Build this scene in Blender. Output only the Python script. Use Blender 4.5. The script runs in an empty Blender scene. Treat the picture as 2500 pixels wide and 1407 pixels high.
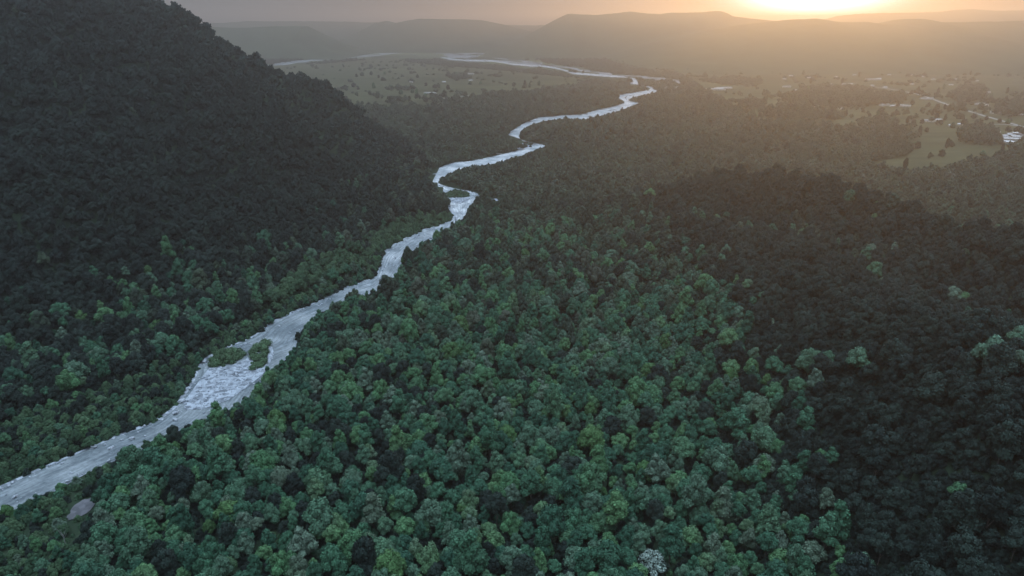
import bpy, math, random
import numpy as np
from mathutils import Vector, Matrix, noise as mnoise

random.seed(7)
rng = np.random.default_rng(7)
R = math.radians
scene = bpy.context.scene
col = scene.collection

# ------------------------------------------------------------------ camera
CAM_H, PITCH, FPX, W, H = 250.0, R(21.0), 1689.0, 2500.0, 1407.0
cam_data = bpy.data.cameras.new('camera')
cam_data.sensor_width = 36.0
cam_data.lens = 36.0 * FPX / W
cam_data.clip_start = 1.0
cam_data.clip_end = 80000.0
cam = bpy.data.objects.new('camera', cam_data)
cam.location = (0, 0, CAM_H)
cam.rotation_euler = (R(90) - PITCH, 0, 0)
col.objects.link(cam)
scene.camera = cam

# ------------------------------------------------------------------ light
SUN_EL, SUN_AZ = R(3.4), R(22.0)           # azimuth to the right of the view direction (+Y)
SUN_DIR = Vector((math.sin(SUN_AZ) * math.cos(SUN_EL), math.cos(SUN_AZ) * math.cos(SUN_EL), math.sin(SUN_EL)))
sun = bpy.data.lights.new('sun', 'SUN')
sun.energy = 0.85
sun.angle = R(0.6)
sun.color = (1.0, 0.56, 0.16)
sun_o = bpy.data.objects.new('sun', sun)
sun_o.rotation_euler = SUN_DIR.to_track_quat('Z', 'Y').to_euler()
col.objects.link(sun_o)

world = bpy.data.worlds.new('World')
scene.world = world
world.use_nodes = True
nt = world.node_tree
nt.nodes.clear()
wout = nt.nodes.new('ShaderNodeOutputWorld')
bg = nt.nodes.new('ShaderNodeBackground')
sky = nt.nodes.new('ShaderNodeTexSky')
sky.sky_type = 'NISHITA'
sky.sun_disc = False
sky.sun_elevation = SUN_EL
sky.sun_rotation = SUN_AZ
sky.altitude = 200
sky.air_density = 1.0
sky.dust_density = 1.0
sky.ozone_density = 1.0
SKY_STRENGTH = 0.15
# thin bright cloud veil round the sun, as part of the sky itself
tc = nt.nodes.new('ShaderNodeTexCoord')
dot = nt.nodes.new('ShaderNodeVectorMath'); dot.operation = 'DOT_PRODUCT'
dot.inputs[1].default_value = SUN_DIR
nt.links.new(tc.outputs['Generated'], dot.inputs[0])
def wmath(op, a, b=None, clamp=False):
    n = nt.nodes.new('ShaderNodeMath'); n.operation = op; n.use_clamp = clamp
    for i, v in enumerate((a, b)):
        if v is None: continue
        if isinstance(v, (int, float)): n.inputs[i].default_value = v
        else: nt.links.new(v, n.inputs[i])
    return n.outputs[0]
glow1 = wmath('POWER', wmath('MAXIMUM', dot.outputs['Value'], 0.0), 420.0)
glow2 = wmath('POWER', wmath('MAXIMUM', dot.outputs['Value'], 0.0), 14.0)
veil1 = nt.nodes.new('ShaderNodeVectorMath'); veil1.operation = 'SCALE'
veil1.inputs[0].default_value = (30.0, 33.0, 40.0)
nt.links.new(glow1, veil1.inputs['Scale'])
veil2 = nt.nodes.new('ShaderNodeVectorMath'); veil2.operation = 'SCALE'
veil2.inputs[0].default_value = (0.95, 0.80, 0.70)
nt.links.new(glow2, veil2.inputs['Scale'])
add1 = nt.nodes.new('ShaderNodeVectorMath'); add1.operation = 'ADD'
add2 = nt.nodes.new('ShaderNodeVectorMath'); add2.operation = 'ADD'
add3 = nt.nodes.new('ShaderNodeVectorMath'); add3.operation = 'ADD'
# cool streaky cloud sky; unseen overhead glow added to light treetops and deepen gaps
sepw = nt.nodes.new('ShaderNodeSeparateXYZ'); nt.links.new(tc.outputs['Generated'], sepw.inputs[0])
zen = wmath('ADD', wmath('MULTIPLY', wmath('POWER', wmath('MAXIMUM', sepw.outputs[2], 0.0), 4.0), 25.0), 0.95)
cloud = nt.nodes.new('ShaderNodeVectorMath'); cloud.operation = 'SCALE'
cloud.inputs[0].default_value = (0.80, 1.02, 1.32)
strk = nt.nodes.new('ShaderNodeMapping'); strk.inputs['Scale'].default_value = (2.0, 2.0, 30.0); nt.links.new(tc.outputs['Generated'], strk.inputs[0])
sno = nt.nodes.new('ShaderNodeTexNoise'); sno.inputs['Scale'].default_value = 1.6; sno.inputs['Detail'].default_value = 5; nt.links.new(strk.outputs[0], sno.inputs['Vector'])
nt.links.new(wmath('MULTIPLY', zen, wmath('ADD', wmath('MULTIPLY', sno.outputs['Fac'], 0.7), 0.65)), cloud.inputs['Scale'])
nt.links.new(cloud.outputs[0], add3.inputs[1])
sk = nt.nodes.new('ShaderNodeVectorMath'); sk.operation = 'SCALE'; sk.inputs['Scale'].default_value = 0.08
nt.links.new(sky.outputs[0], sk.inputs[0])
nt.links.new(sk.outputs[0], add1.inputs[0]); nt.links.new(veil1.outputs[0], add1.inputs[1])
nt.links.new(add1.outputs[0], add2.inputs[0]); nt.links.new(veil2.outputs[0], add2.inputs[1])
nt.links.new(add2.outputs[0], add3.inputs[0])
nt.links.new(add3.outputs[0], bg.inputs[0])
bg.inputs[1].default_value = SKY_STRENGTH
nt.links.new(bg.outputs[0], wout.inputs[0])
world.cycles.sampling_method = 'MANUAL'
world.cycles.sample_map_resolution = 512

scene.view_settings.view_transform = 'Standard'
scene.view_settings.look = 'None'
scene.view_settings.exposure = 0.14
scene.view_settings.gamma = 1.0
cy = scene.cycles
cy.use_denoising = True
cy.max_bounces = 4
cy.diffuse_bounces = 2
cy.glossy_bounces = 2
cy.transmission_bounces = 2
cy.volume_bounces = 0
cy.transparent_max_bounces = 4
cy.sample_clamp_indirect = 3.0
cy.caustics_reflective = False
cy.caustics_refractive = False

HAZE_DENSITY = 1.8e-4
HAZE_TOP = 425.0

# ------------------------------------------------------------------ picture <-> ground helpers (used only to measure where things stand)
cs, sn = math.cos(PITCH), math.sin(PITCH)
def ray(px, py):
    u = px - W / 2; v = H / 2 - py
    return u, FPX * cs + v * sn, -FPX * sn + v * cs
def at(px, py, z=0.0):
    dx, dy, dz = ray(px, py)
    t = (z - CAM_H) / dz
    return dx * t, dy * t
def at_depth(px, py, y):
    dx, dy, dz = ray(px, py)
    t = y / dy
    return dx * t, y, CAM_H + dz * t
def project(x, y, z):
    d = z - CAM_H
    fw = y * cs - d * sn
    up = y * sn + d * cs
    fw = np.where(np.abs(fw) < 1e-6, 1e-6, fw)
    return W / 2 + FPX * x / fw, H / 2 - FPX * up / fw, fw

def tag(o, label=None, cat=None, group=None, kind=None):
    if label: o['label'] = label
    if cat: o['category'] = cat
    if group: o['group'] = group
    if kind: o['kind'] = kind
    return o

# ------------------------------------------------------------------ value noise in numpy
_perm = rng.random((256, 256))
def vnoise(x, y, s, seed=0):
    x = np.asarray(x) / s + seed * 17.31; y = np.asarray(y) / s + seed * 9.17
    xi = np.floor(x).astype(int); yi = np.floor(y).astype(int)
    fx = x - xi; fy = y - yi
    fx = fx * fx * (3 - 2 * fx); fy = fy * fy * (3 - 2 * fy)
    g = lambda a, b: _perm[a & 255, b & 255]
    return (g(xi, yi) * (1 - fx) + g(xi + 1, yi) * fx) * (1 - fy) + (g(xi, yi + 1) * (1 - fx) + g(xi + 1, yi + 1) * fx) * fy
def fbm(x, y, s, seed=0, octs=4):
    r = 0; a = 1; t = 0
    for k in range(octs):
        r = r + a * (vnoise(x, y, s / 2 ** k, seed + k) - 0.5); t += a; a *= 0.5
    return r / t * 2
def sstep(a, b, x):
    t = np.clip((np.asarray(x, float) - a) / (b - a), 0, 1)
    return t * t * (3 - 2 * t)

# ------------------------------------------------------------------ relief
class RBF:
    def __init__(self, pts, c=40.0, lam=12.0):
        p = np.array(pts, float)
        self.p = p[:, :2]; self.c = c
        d = np.sqrt(((self.p[:, None] - self.p[None]) ** 2).sum(-1) + c * c)
        n = len(p)
        A = np.zeros((n + 1, n + 1)); A[:n, :n] = d; A[:n, n] = 1; A[n, :n] = 1
        b = np.zeros(n + 1); b[:n] = p[:, 2]
        A[:n, :n] -= np.eye(n) * lam
        self.w = np.linalg.lstsq(A, b, rcond=None)[0]
    def __call__(self, x, y):
        x = np.asarray(x, float); y = np.asarray(y, float)
        r = np.zeros(x.shape) + self.w[-1]
        for (px, py), w in zip(self.p, self.w[:-1]):
            r += w * np.sqrt((x - px) ** 2 + (y - py) ** 2 + self.c ** 2)
        return r

TREE_H = 11.0
left_pts = []
for px, py, d in [(390, 0, 1080), (480, 55, 1110), (560, 120, 1150), (660, 168, 1190), (740, 198, 1220), (800, 200, 1240),
                  (870, 248, 1270), (950, 315, 1295), (1030, 385, 1320), (200, -85, 1010), (60, -150, 960), (-200, -180, 900), (-600, -170, 800), (-1200, -150, 700)]:
    x, y, z = at_depth(px, py, d)
    left_pts.append((x, y, min(max(z - 22, 0), 380)))
    left_pts.append((x - 120, y + 330, min(max(z - TREE_H - 170, 0), 300)))
for px, py in [(1065, 405), (1052, 440), (1080, 500), (960, 560), (870, 580), (760, 640), (600, 700), (400, 770), (200, 850), (0, 910), (-300, 1010), (-700, 1200),
               (1150, 400), (1200, 500), (1100, 560), (980, 640), (800, 760), (600, 950), (300, 1080), (0, 1200), (1000, 262), (1200, 300)]:
    left_pts.append(at(px, py) + (0.0,))
left_pts += [(-2600, 900, 300), (-2600, -300, 250), (-2400, 2200, 60), (-900, 2000, 0), (-300, 1700, 0), (0, 1400, 0), (-500, -500, 0), (-1200, -900, 60), (200, 600, 0), (200, 0, 0), (300, 1800, 0)]
rbf_left = RBF(left_pts, 30)

right_pts = []
for px, py, z in [(1560, 475, 12), (1680, 446, 42), (1760, 426, 66), (1900, 413, 84), (2030, 428, 87), (2130, 462, 86), (2230, 505, 87), (2320, 540, 88),
                  (2440, 576, 90), (2520, 596, 90), (2750, 660, 92), (3000, 720, 95)]:
    x, y = at(px, py, z); right_pts.append((x, y, max(z - TREE_H, 1)))
    dd = math.hypot(x, y)
    right_pts.append((x * (1 + 130 / dd), y * (1 + 130 / dd), max(z * 0.35 - 8, 0))); right_pts.append((x * (1 + 330 / dd), y * (1 + 330 / dd), 0))
for px, py, z in [(1740, 545, 42), (1850, 600, 55), (1980, 668, 75), (2110, 742, 90), (2250, 818, 100), (2400, 888, 108), (2520, 935, 112), (2800, 1020, 115),
                  (1900, 520, 46), (2050, 570, 42), (2200, 640, 42), (2350, 720, 46), (2480, 800, 52), (2700, 880, 60),
                  (1600, 700, 12), (1700, 850, 18), (1900, 860, 52), (2100, 960, 68), (2300, 1060, 84), (2500, 1130, 92), (1800, 1100, 20), (2000, 1200, 34),
                  (2300, 1300, 62), (2500, 1400, 76), (2000, 1450, 22), (2900, 1300, 90)]:
    x, y = at(px, py, z); right_pts.append((x, y, max(z - TREE_H, 0)))
for px, py in [(1300, 480), (1250, 600), (1200, 800), (1300, 1000), (1400, 1200), (1500, 1400), (1400, 900), (1450, 600), (1400, 450), (1600, 405), (1900, 385), (2200, 430), (2500, 470), (2900, 470), (3300, 500), (1500, 1800)]:
    right_pts.append(at(px, py) + (0.0,))
right_pts += [(-200, 500, 0), (-200, 1200, 0), (400, 1500, 0), (1500, 1300, 0), (1200, 900, 0), (0, -300, 0), (600, -500, 20), (1500, 100, 60), (1500, -300, 60)]
rbf_right = RBF(right_pts, 25)

def height(x, y):
    x = np.asarray(x, float); y = np.asarray(y, float)
    L = np.maximum(rbf_left(x, y) - 2, 0) * (1 - sstep(60, 250, x)) * (1 - sstep(1500, 2100, y)) * sstep(-2200, -900, y)
    gl = np.abs(fbm(x + 0.35 * y, y * 0.6 - x * 0.2, 230, 3, 4))
    L = L + sstep(15, 90, L) * (34 * fbm(x, y, 170, 5, 4) - 56 * gl + 14)
    L = np.maximum(L, 0)
    Rr = np.maximum(rbf_right(x, y) - 1.5, 0) * sstep(-120, 60, x) * (1 - sstep(1150, 1350, y)) * sstep(-2200, -900, y) * (1 - sstep(1500, 2600, x))
    Rr = Rr + sstep(10, 50, Rr) * 9 * fbm(x, y, 120, 11, 4)
    Rr = np.maximum(Rr, 0)
    return L, Rr

# ------------------------------------------------------------------ river, traced bank to bank (left x, y, right x, y) and measured on the ground
RIV = [(-200, 1268, -170, 1320), (-90, 1225, -60, 1262), (0, 1191, 0, 1231), (90, 1150, 95, 1198), (145, 1127, 165, 1157), (231, 1090, 231, 1121), (289, 1064, 300, 1093), (376, 1029, 384, 1060),
       (424, 996, 456, 1024), (444, 970, 530, 996), (462, 940, 592, 960), (480, 915, 630, 930), (488, 888, 650, 898), (520, 866, 690, 870), (560, 848, 704, 846),
       (624, 820, 722, 828), (656, 792, 730, 806), (720, 760, 760, 772), (780, 736, 790, 750), (840, 704, 845, 724), (880, 690, 885, 705), (916, 676, 925, 695),
       (930, 640, 965, 662), (936, 618, 982, 635), (955, 602, 988, 612), (1000, 577, 1012, 598), (1040, 559, 1058, 568), (1083, 547, 1098, 548), (1108, 530, 1134, 526),
       (1096, 509, 1146, 509), (1097, 490, 1158, 489), (1086, 473, 1171, 471), (1073, 461, 1155, 459), (1060, 448, 1105, 450), (1048, 434, 1071, 439), (1055, 420, 1080, 427),
       (1076, 409, 1105, 413), (1110, 398, 1131, 404), (1149, 394, 1168, 398), (1198, 384, 1211, 391), (1245, 373, 1255, 379), (1290, 360, 1315, 358), (1303, 350, 1331, 351), (1284, 346, 1318, 345),
       (1262, 337, 1280, 339), (1240, 328, 1267, 328), (1256, 317, 1272, 317), (1276, 304, 1288, 304), (1296, 295, 1305, 297), (1323, 287, 1335, 290), (1397, 281, 1397, 285),
       (1421, 280, 1424, 287), (1450, 271, 1462, 279), (1490, 262, 1515, 265), (1520, 254, 1545, 253), (1524, 248, 1560, 248), (1508, 238, 1535, 242), (1520, 230, 1545, 234),
       (1560, 225, 1566, 229), (1588, 217, 1603, 220), (1560, 208, 1590, 212), (1537, 204, 1562, 206), (1543, 197, 1556, 199), (1528, 188, 1545, 190), (1490, 184, 1492, 188),
       (1440, 180, 1442, 184), (1400, 176, 1402, 181), (1370, 168, 1378, 173), (1340, 162, 1348, 166), (1300, 159, 1305, 162), (1250, 155, 1255, 159), (1200, 147, 1205, 151), (1130, 146, 1130, 149), (1075, 139, 1078, 141)]
def shift_near(py, h=8.5):
    dep = math.atan2(*(lambda r: (-r[2], r[1]))(ray(1250, py)))
    return h * math.cos(dep) * FPX * math.sin(max(dep, 0.02)) / CAM_H
def smooth_rows(rows, n):
    a = np.array(rows, float); out = []
    for i in range(len(a) - 1):
        p0 = a[max(i - 1, 0)]; p1 = a[i]; p2 = a[i + 1]; p3 = a[min(i + 2, len(a) - 1)]
        for k in range(n):
            t = k / n
            q = 0.5 * (2 * p1 + (p2 - p0) * t + (2 * p0 - 5 * p1 + 4 * p2 - p3) * t * t + (3 * p1 - p0 - 3 * p2 + p3) * t ** 3)
            out.append(q)
    out.append(a[-1])
    return out
rows = []
for q in smooth_rows([(l, m, r, b + shift_near(b) * (1 if b > 555 else (0.8 if b > 215 else 0.25))) for l, m, r, b in RIV], 4):
    rows.append(q)
# braids and side channels: (pixel polyline, width in metres)
BRAIDS = [([(640, 162), (680, 158), (720, 151), (745, 148), (850, 141), (920, 132), (1000, 123), (1060, 115), (1130, 112)], 22),
          ([(745, 146), (800, 141), (870, 137), (925, 132)], 14), ([(1050, 122), (1100, 118), (1190, 111), (1260, 104), (1340, 98)], 26),
          ([(1125, 148), (1150, 141), (1172, 134)], 18), ([(1140, 142), (1160, 139), (1176, 133), (1200, 127)], 14), ([(1160, 122), (1190, 118), (1205, 116)], 14),
          ([(1265, 160), (1290, 163), (1318, 164)], 12), ([(1220, 102), (1232, 97), (1250, 94)], 26), ([(1395, 163), (1428, 166)], 8), ([(1290, 145), (1315, 150), (1325, 153)], 8),
          ([(1320, 303), (1324, 312), (1326, 322), (1332, 331), (1330, 343)], 4.0), ([(1585, 190), (1594, 192), (1600, 197), (1612, 200), (1603, 206)], 6),
          ([(1500, 186), (1560, 188), (1590, 190)], 4), ([(1558, 230), (1530, 236), (1526, 240), (1530, 244)], 4), ([(1520, 262), (1500, 268), (1484, 272)], 4),
          ([(905, 560), (897, 580), (905, 598), (930, 612), (940, 622)], 6),
          ([(1075, 128), (1110, 126), (1130, 124)], 10), ([(1000, 132), (1020, 137), (1070, 134)], 10), ([(1178, 147), (1190, 151), (1240, 152)], 9),
          ([(1230, 112), (1270, 106), (1300, 104)], 10)]
GLINTS = [(1245, 92), (1258, 90), (1270, 86), (1280, 92), (1292, 88), (1300, 94), (1312, 92), (1325, 94), (1335, 84), (1288, 83), (1304, 80), (1265, 95), (1316, 86), (1275, 80), (1345, 90), (1130, 106), (1142, 107)]

MW, MH, MO = 1900, 1000, 250          # raster of the traced areas, half resolution, offset in full pixels
def raster(polys):
    m = np.zeros((MH, MW), bool)
    for P in polys:
        P = (np.array(P, float) + MO * np.array([1, 0.6])) / 2
        x0, y0 = np.floor(P.min(0)).astype(int); x1, y1 = np.ceil(P.max(0)).astype(int) + 1
        x0, y0 = max(x0, 0), max(y0, 0); x1, y1 = min(x1, MW), min(y1, MH)
        if x1 <= x0 or y1 <= y0: continue
        X, Y = np.meshgrid(np.arange(x0, x1) + 0.0, np.arange(y0, y1) + 0.0)
        ins = np.zeros(X.shape, bool)
        n = len(P)
        for i in range(n):
            ax, ay = P[i]; bx, by = P[(i + 1) % n]
            if ay == by: continue
            c = ((ay > Y) != (by > Y)) & (X < (bx - ax) * (Y - ay) / (by - ay) + ax)
            ins ^= c
        m[y0:y1, x0:x1] |= ins
    return m
def look(m, px, py):
    ix = ((px + MO) / 2).astype(int); iy = ((py + 0.6 * MO) / 2).astype(int)
    ok = (ix >= 0) & (ix < MW) & (iy >= 0) & (iy < MH)
    r = np.zeros(px.shape, bool)
    r[ok] = m[iy[ok], ix[ok]]
    return r
VIS = smooth_rows(RIV, 3)
river_quads = []
for a, b in zip(rows[:-1], rows[1:]):
    river_quads.append([(a[0], a[1]), (a[2], a[3]), (b[2], b[3]), (b[0], b[1])])
def polyband(pts, w):
    out = []
    for (ax, ay), (bx_, by_) in zip(pts[:-1], pts[1:]):
        out.append([(ax, ay - w), (ax, ay + w * 1.6), (bx_, by_ + w * 1.6), (bx_, by_ - w)])
    return out
FLATS = [([(1030, 126), (1100, 132), (1200, 140), (1300, 152), (1400, 168), (1500, 184), (1620, 192), (1660, 200), (1640, 224), (1590, 232), (1540, 238)], 70),
         ([(640, 164), (740, 150), (920, 134), (1060, 118), (1250, 102), (1380, 90)], 120), ([(1100, 142), (1200, 124), (1340, 98)], 260), ([(1100, 145), (1250, 150), (1330, 162)], 140)]
for pts, w in BRAIDS: river_quads += polyband(pts, 3.0 if w > 6 else 2.0)
for pts, w in FLATS: river_quads += polyband(pts, 4.0)
M_RIVER = raster(river_quads)
ISLANDS = [[(518, 880), (530, 866), (560, 858), (584, 862), (590, 872), (575, 888), (545, 896), (522, 896)],
           [(614, 862), (636, 838), (652, 836), (656, 860), (652, 884), (632, 902), (616, 900)],
           [(1088, 480), (1096, 471), (1112, 466), (1130, 468), (1143, 476), (1138, 482), (1100, 485)]]
M_ISLE = raster(ISLANDS)
PASTURE_POLYS = [[(500, 150), (650, 160), (800, 152), (960, 138), (1000, 150), (1080, 158), (1180, 166), (1300, 178), (1420, 190), (1440, 198), (1330, 212), (1230, 222), (1150, 236), (1090, 250), (1050, 262), (960, 262), (880, 262), (800, 250), (600, 240)],
                 [(1560, 106), (1700, 100), (1900, 108), (2200, 125), (2500, 135), (2900, 150), (2900, 330), (2500, 330), (2450, 372), (2330, 402), (2200, 418), (2110, 395), (2150, 380), (2215, 368), (2230, 352), (2200, 335), (2110, 312), (2000, 298), (1850, 290),
                  (1790, 262), (1720, 215), (1680, 190), (1640, 170), (1600, 150), (1560, 135), (1500, 122)],
                 [(1560, 298), (1590, 292), (1670, 290), (1660, 294), (1600, 300)], [(1480, 330), (1520, 322), (1570, 316), (1560, 322), (1500, 335)]]
PASTURE_POLYS = [[(px_, py_ + (14 if py_ > 285 else (7 if py_ > 208 else 2))) for px_, py_ in P_] for P_ in PASTURE_POLYS]
M_PAST = raster(PASTURE_POLYS)
GROVES = [[(2335, 348), (2345, 320), (2380, 310), (2430, 320), (2445, 354), (2400, 358)], [(1925, 240), (1960, 215), (2030, 210), (2100, 214), (2200, 236), (2210, 250), (2100, 262), (1960, 264), (1925, 256)],
          [(1700, 195), (1780, 188), (1860, 196), (1850, 212), (1760, 206)], [(1740, 160), (1790, 152), (1850, 160), (1840, 168), (1760, 172)], [(2312, 228), (2340, 214), (2400, 206), (2410, 228), (2370, 252), (2340, 254)],
          [(1800, 255), (1830, 248), (1870, 258), (1860, 266), (1810, 268)], [(2425, 262), (2480, 250), (2560, 262), (2560, 285), (2440, 282)], [(1850, 280), (1900, 272), (2030, 276), (2060, 292), (1900, 296)],
          [(2090, 300), (2150, 296), (2180, 312), (2230, 330), (2200, 348), (2110, 330)], [(940, 216), (975, 213), (1010, 216), (1005, 221), (950, 222)], [(1090, 186), (1130, 180), (1150, 190), (1110, 196)],
          [(960, 128), (990, 132), (1000, 138), (930, 142)], [(2150, 168), (2210, 162), (2240, 168), (2160, 174)]]
M_GROVE = raster(GROVES)
CLEARING = [(231.4, 1229.4), (230.9, 1234.3), (225.9, 1240.8), (221.2, 1247.2), (214.1, 1253.6), (205.4, 1258.0), (197.8, 1262.2), (188.9, 1269.1), (182.5, 1268.9), (176.3, 1269.5), (167.3, 1272.4), (166.5, 1267.6), (162.6, 1265.3), (165.1, 1259.2), (166.5, 1253.8), (173.2, 1247.1), (176.7, 1240.8), (183.2, 1234.0), (192.1, 1228.8), (200.4, 1223.1), (208.9, 1219.6), (214.8, 1220.0), (223.9, 1216.0), (228.6, 1217.5), (230.5, 1221.1), (230.4, 1225.6)]
M_CLEAR = raster([CLEARING, [(152, 1290), (162, 1236), (200, 1214), (242, 1210), (242, 1262), (226, 1325), (180, 1345)], [(1192, 484), (1222, 484), (1226, 512), (1196, 514)], [(1350, 390), (1400, 390), (1400, 399), (1350, 399)]])

M_PADR = raster([CLEARING, [(1192, 484), (1222, 484), (1226, 500), (1196, 502)]])

# ------------------------------------------------------------------ material helpers
def mat(name):
    m = bpy.data.materials.new(name); m.use_nodes = True
    n = m.node_tree.nodes; l = m.node_tree.links
    return m, n, l, n['Principled BSDF']
def ramp(n, stops):
    r = n.new('ShaderNodeValToRGB')
    els = r.color_ramp.elements
    while len(els) > 1: els.remove(els[-1])
    els[0].position = stops[0][0]; els[0].color = (*stops[0][1], 1)
    for p, c in stops[1:]:
        e = els.new(p); e.color = (*c, 1)
    return r
def texnoise(n, l, scale, detail=4, vec=None, rough=0.55):
    t = n.new('ShaderNodeTexNoise'); t.inputs['Scale'].default_value = scale; t.inputs['Detail'].default_value = detail
    t.inputs['Roughness'].default_value = rough
    if vec is not None: l.new(vec, t.inputs['Vector'])
    return t
def mixc(n, l, kind, fac, a, b):
    m = n.new('ShaderNodeMix'); m.data_type = 'RGBA'; m.blend_type = kind
    if isinstance(fac, (int, float)): m.inputs[0].default_value = fac
    else: l.new(fac, m.inputs[0])
    for i, v in ((6, a), (7, b)):
        if isinstance(v, tuple): m.inputs[i].default_value = (*v, 1)
        else: l.new(v, m.inputs[i])
    return m.outputs[2]

def foliage(name, stops, patch=0.35, rough=0.75, tone_amt=0.5):
    m, n, l, bsdf = mat(name)
    oi = n.new('ShaderNodeObjectInfo')
    geo = n.new('ShaderNodeNewGeometry')
    pn = texnoise(n, l, 0.011, 3, geo.outputs['Position'])
    a = n.new('ShaderNodeMath'); a.operation = 'MULTIPLY_ADD'; l.new(pn.outputs['Fac'], a.inputs[0]); a.inputs[1].default_value = patch * 2; a.inputs[2].default_value = -patch
    b = n.new('ShaderNodeMath'); b.operation = 'ADD'; b.use_clamp = True; l.new(a.outputs[0], b.inputs[0]); l.new(oi.outputs['Random'], b.inputs[1])
    r = ramp(n, stops); l.new(b.outputs[0], r.inputs[0])
    at_ = n.new('ShaderNodeAttribute'); at_.attribute_name = 'tone'
    c = n.new('ShaderNodeMath'); c.operation = 'MULTIPLY_ADD'; l.new(at_.outputs['Fac'], c.inputs[0]); c.inputs[1].default_value = tone_amt * 2; c.inputs[2].default_value = 1 - tone_amt
    v = n.new('ShaderNodeVectorMath'); v.operation = 'SCALE'; l.new(r.outputs[0], v.inputs[0]); l.new(c.outputs[0], v.inputs['Scale'])
    l.new(v.outputs[0], bsdf.inputs['Base Color'])
    bsdf.inputs['Roughness'].default_value = rough
    bsdf.inputs['Specular IOR Level'].default_value = 0.25
    return m
FOL_STOPS = [(0.0, (0.022, 0.076, 0.045)), (0.22, (0.030, 0.094, 0.052)), (0.42, (0.044, 0.125, 0.066)), (0.6, (0.074, 0.140, 0.088)),
             (0.78, (0.056, 0.150, 0.064)), (0.92, (0.078, 0.170, 0.070)), (1.0, (0.084, 0.130, 0.084))]
M_FOL = foliage('forest_leaves', FOL_STOPS)
M_FOL_M = foliage('dulled_olive_leaves', [(0.0, (0.018, 0.034, 0.022)), (0.5, (0.034, 0.056, 0.036)), (0.8, (0.048, 0.076, 0.042)), (1.0, (0.066, 0.080, 0.056))])  # farther trees: distance dulling put into the leaf colour
M_FOL_T = foliage('thicket_leaves', [(0.0, (0.022, 0.056, 0.028)), (0.5, (0.040, 0.085, 0.040)), (1.0, (0.062, 0.115, 0.055))])
M_FOL_Y = foliage('yellow_green_leaves', [(0.0, (0.048, 0.125, 0.040)), (1.0, (0.070, 0.15, 0.052))], 0.1)
M_FOL_D = foliage('dark_shaded_leaves', [(0.0, (0.007, 0.017, 0.014)), (1.0, (0.017, 0.033, 0.024))], 0.1)  # dark trees, plus shade of slopes, left bank and understory put into leaf colour
M_FOL_G = foliage('grey_green_leaves', [(0.0, (0.060, 0.110, 0.070)), (1.0, (0.095, 0.145, 0.10))], 0.1)
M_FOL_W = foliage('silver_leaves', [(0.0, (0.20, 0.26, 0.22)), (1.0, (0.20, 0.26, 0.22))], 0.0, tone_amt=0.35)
def simple(name, c, rough=0.8, nscale=None, c2=None, metal=0.0):
    m, n, l, b = mat(name)
    b.inputs['Roughness'].default_value = rough; b.inputs['Metallic'].default_value = metal
    if nscale:
        geo = n.new('ShaderNodeNewGeometry')
        t = texnoise(n, l, nscale, 5, geo.outputs['Position'])
        r = ramp(n, [(0.3, c), (0.7, c2)]); l.new(t.outputs['Fac'], r.inputs[0]); l.new(r.outputs[0], b.inputs['Base Color'])
    else:
        b.inputs['Base Color'].default_value = (*c, 1)
    return m
M_BARK = simple('bark', (0.07, 0.055, 0.045), 0.9, 1.5, (0.14, 0.12, 0.10))
M_DEAD = simple('dead_wood', (0.2, 0.2, 0.19), 0.8, 1.5, (0.3, 0.3, 0.29))

# ground: dark forest floor near, patchy bush and pasture far away
m, n, l, b = mat('ground_mat')
geo = n.new('ShaderNodeNewGeometry')
t1 = texnoise(n, l, 0.02, 8, geo.outputs['Position'], 0.7)
r1 = ramp(n, [(0.3, (0.010, 0.022, 0.014)), (0.5, (0.020, 0.036, 0.020)), (0.75, (0.035, 0.05, 0.026))]); l.new(t1.outputs['Fac'], r1.inputs[0])
t2 = texnoise(n, l, 0.0016, 8, geo.outputs['Position'], 0.65)
r2 = ramp(n, [(0.46, (0, 0, 0)), (0.52, (1, 1, 1))]); l.new(t2.outputs['Fac'], r2.inputs[0])
sep = n.new('ShaderNodeSeparateXYZ'); l.new(geo.outputs['Position'], sep.inputs[0])
mr = n.new('ShaderNodeMapRange'); mr.inputs['From Min'].default_value = 3600; mr.inputs['From Max'].default_value = 4800; l.new(sep.outputs[1], mr.inputs['Value'])
mm = n.new('ShaderNodeMath'); mm.operation = 'MULTIPLY'; l.new(mr.outputs[0], mm.inputs[0]); l.new(r2.outputs[0], mm.inputs[1])
l.new(mixc(n, l, 'MIX', mm.outputs[0], r1.outputs[0], (0.075, 0.095, 0.045)), b.inputs['Base Color'])
b.inputs['Roughness'].default_value = 0.95; b.inputs['Specular IOR Level'].default_value = 0.1
M_GROUND = m
m, n, l, b = mat('pasture_mat')
geo = n.new('ShaderNodeNewGeometry')
mp = n.new('ShaderNodeMapping'); mp.inputs['Scale'].default_value = (0.6, 1.6, 1); mp.inputs['Rotation'].default_value = (0, 0, 0.25); l.new(geo.outputs['Position'], mp.inputs[0])
t1 = texnoise(n, l, 0.012, 8, mp.outputs[0], 0.7)
vor = n.new('ShaderNodeTexVoronoi'); vor.inputs['Scale'].default_value = 0.0045; l.new(mp.outputs[0], vor.inputs['Vector'])
r1 = ramp(n, [(0.28, (0.020, 0.024, 0.013)), (0.45, (0.040, 0.044, 0.022)), (0.58, (0.060, 0.066, 0.032)), (0.75, (0.100, 0.096, 0.058))]); l.new(t1.outputs['Fac'], r1.inputs[0])
hs = n.new('ShaderNodeSeparateColor'); l.new(vor.outputs['Color'], hs.inputs[0])
r2 = ramp(n, [(0.0, (0.75, 0.8, 0.75)), (0.5, (1, 1, 1)), (1.0, (1.25, 1.2, 1.1))]); l.new(hs.outputs[0], r2.inputs[0])
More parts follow.
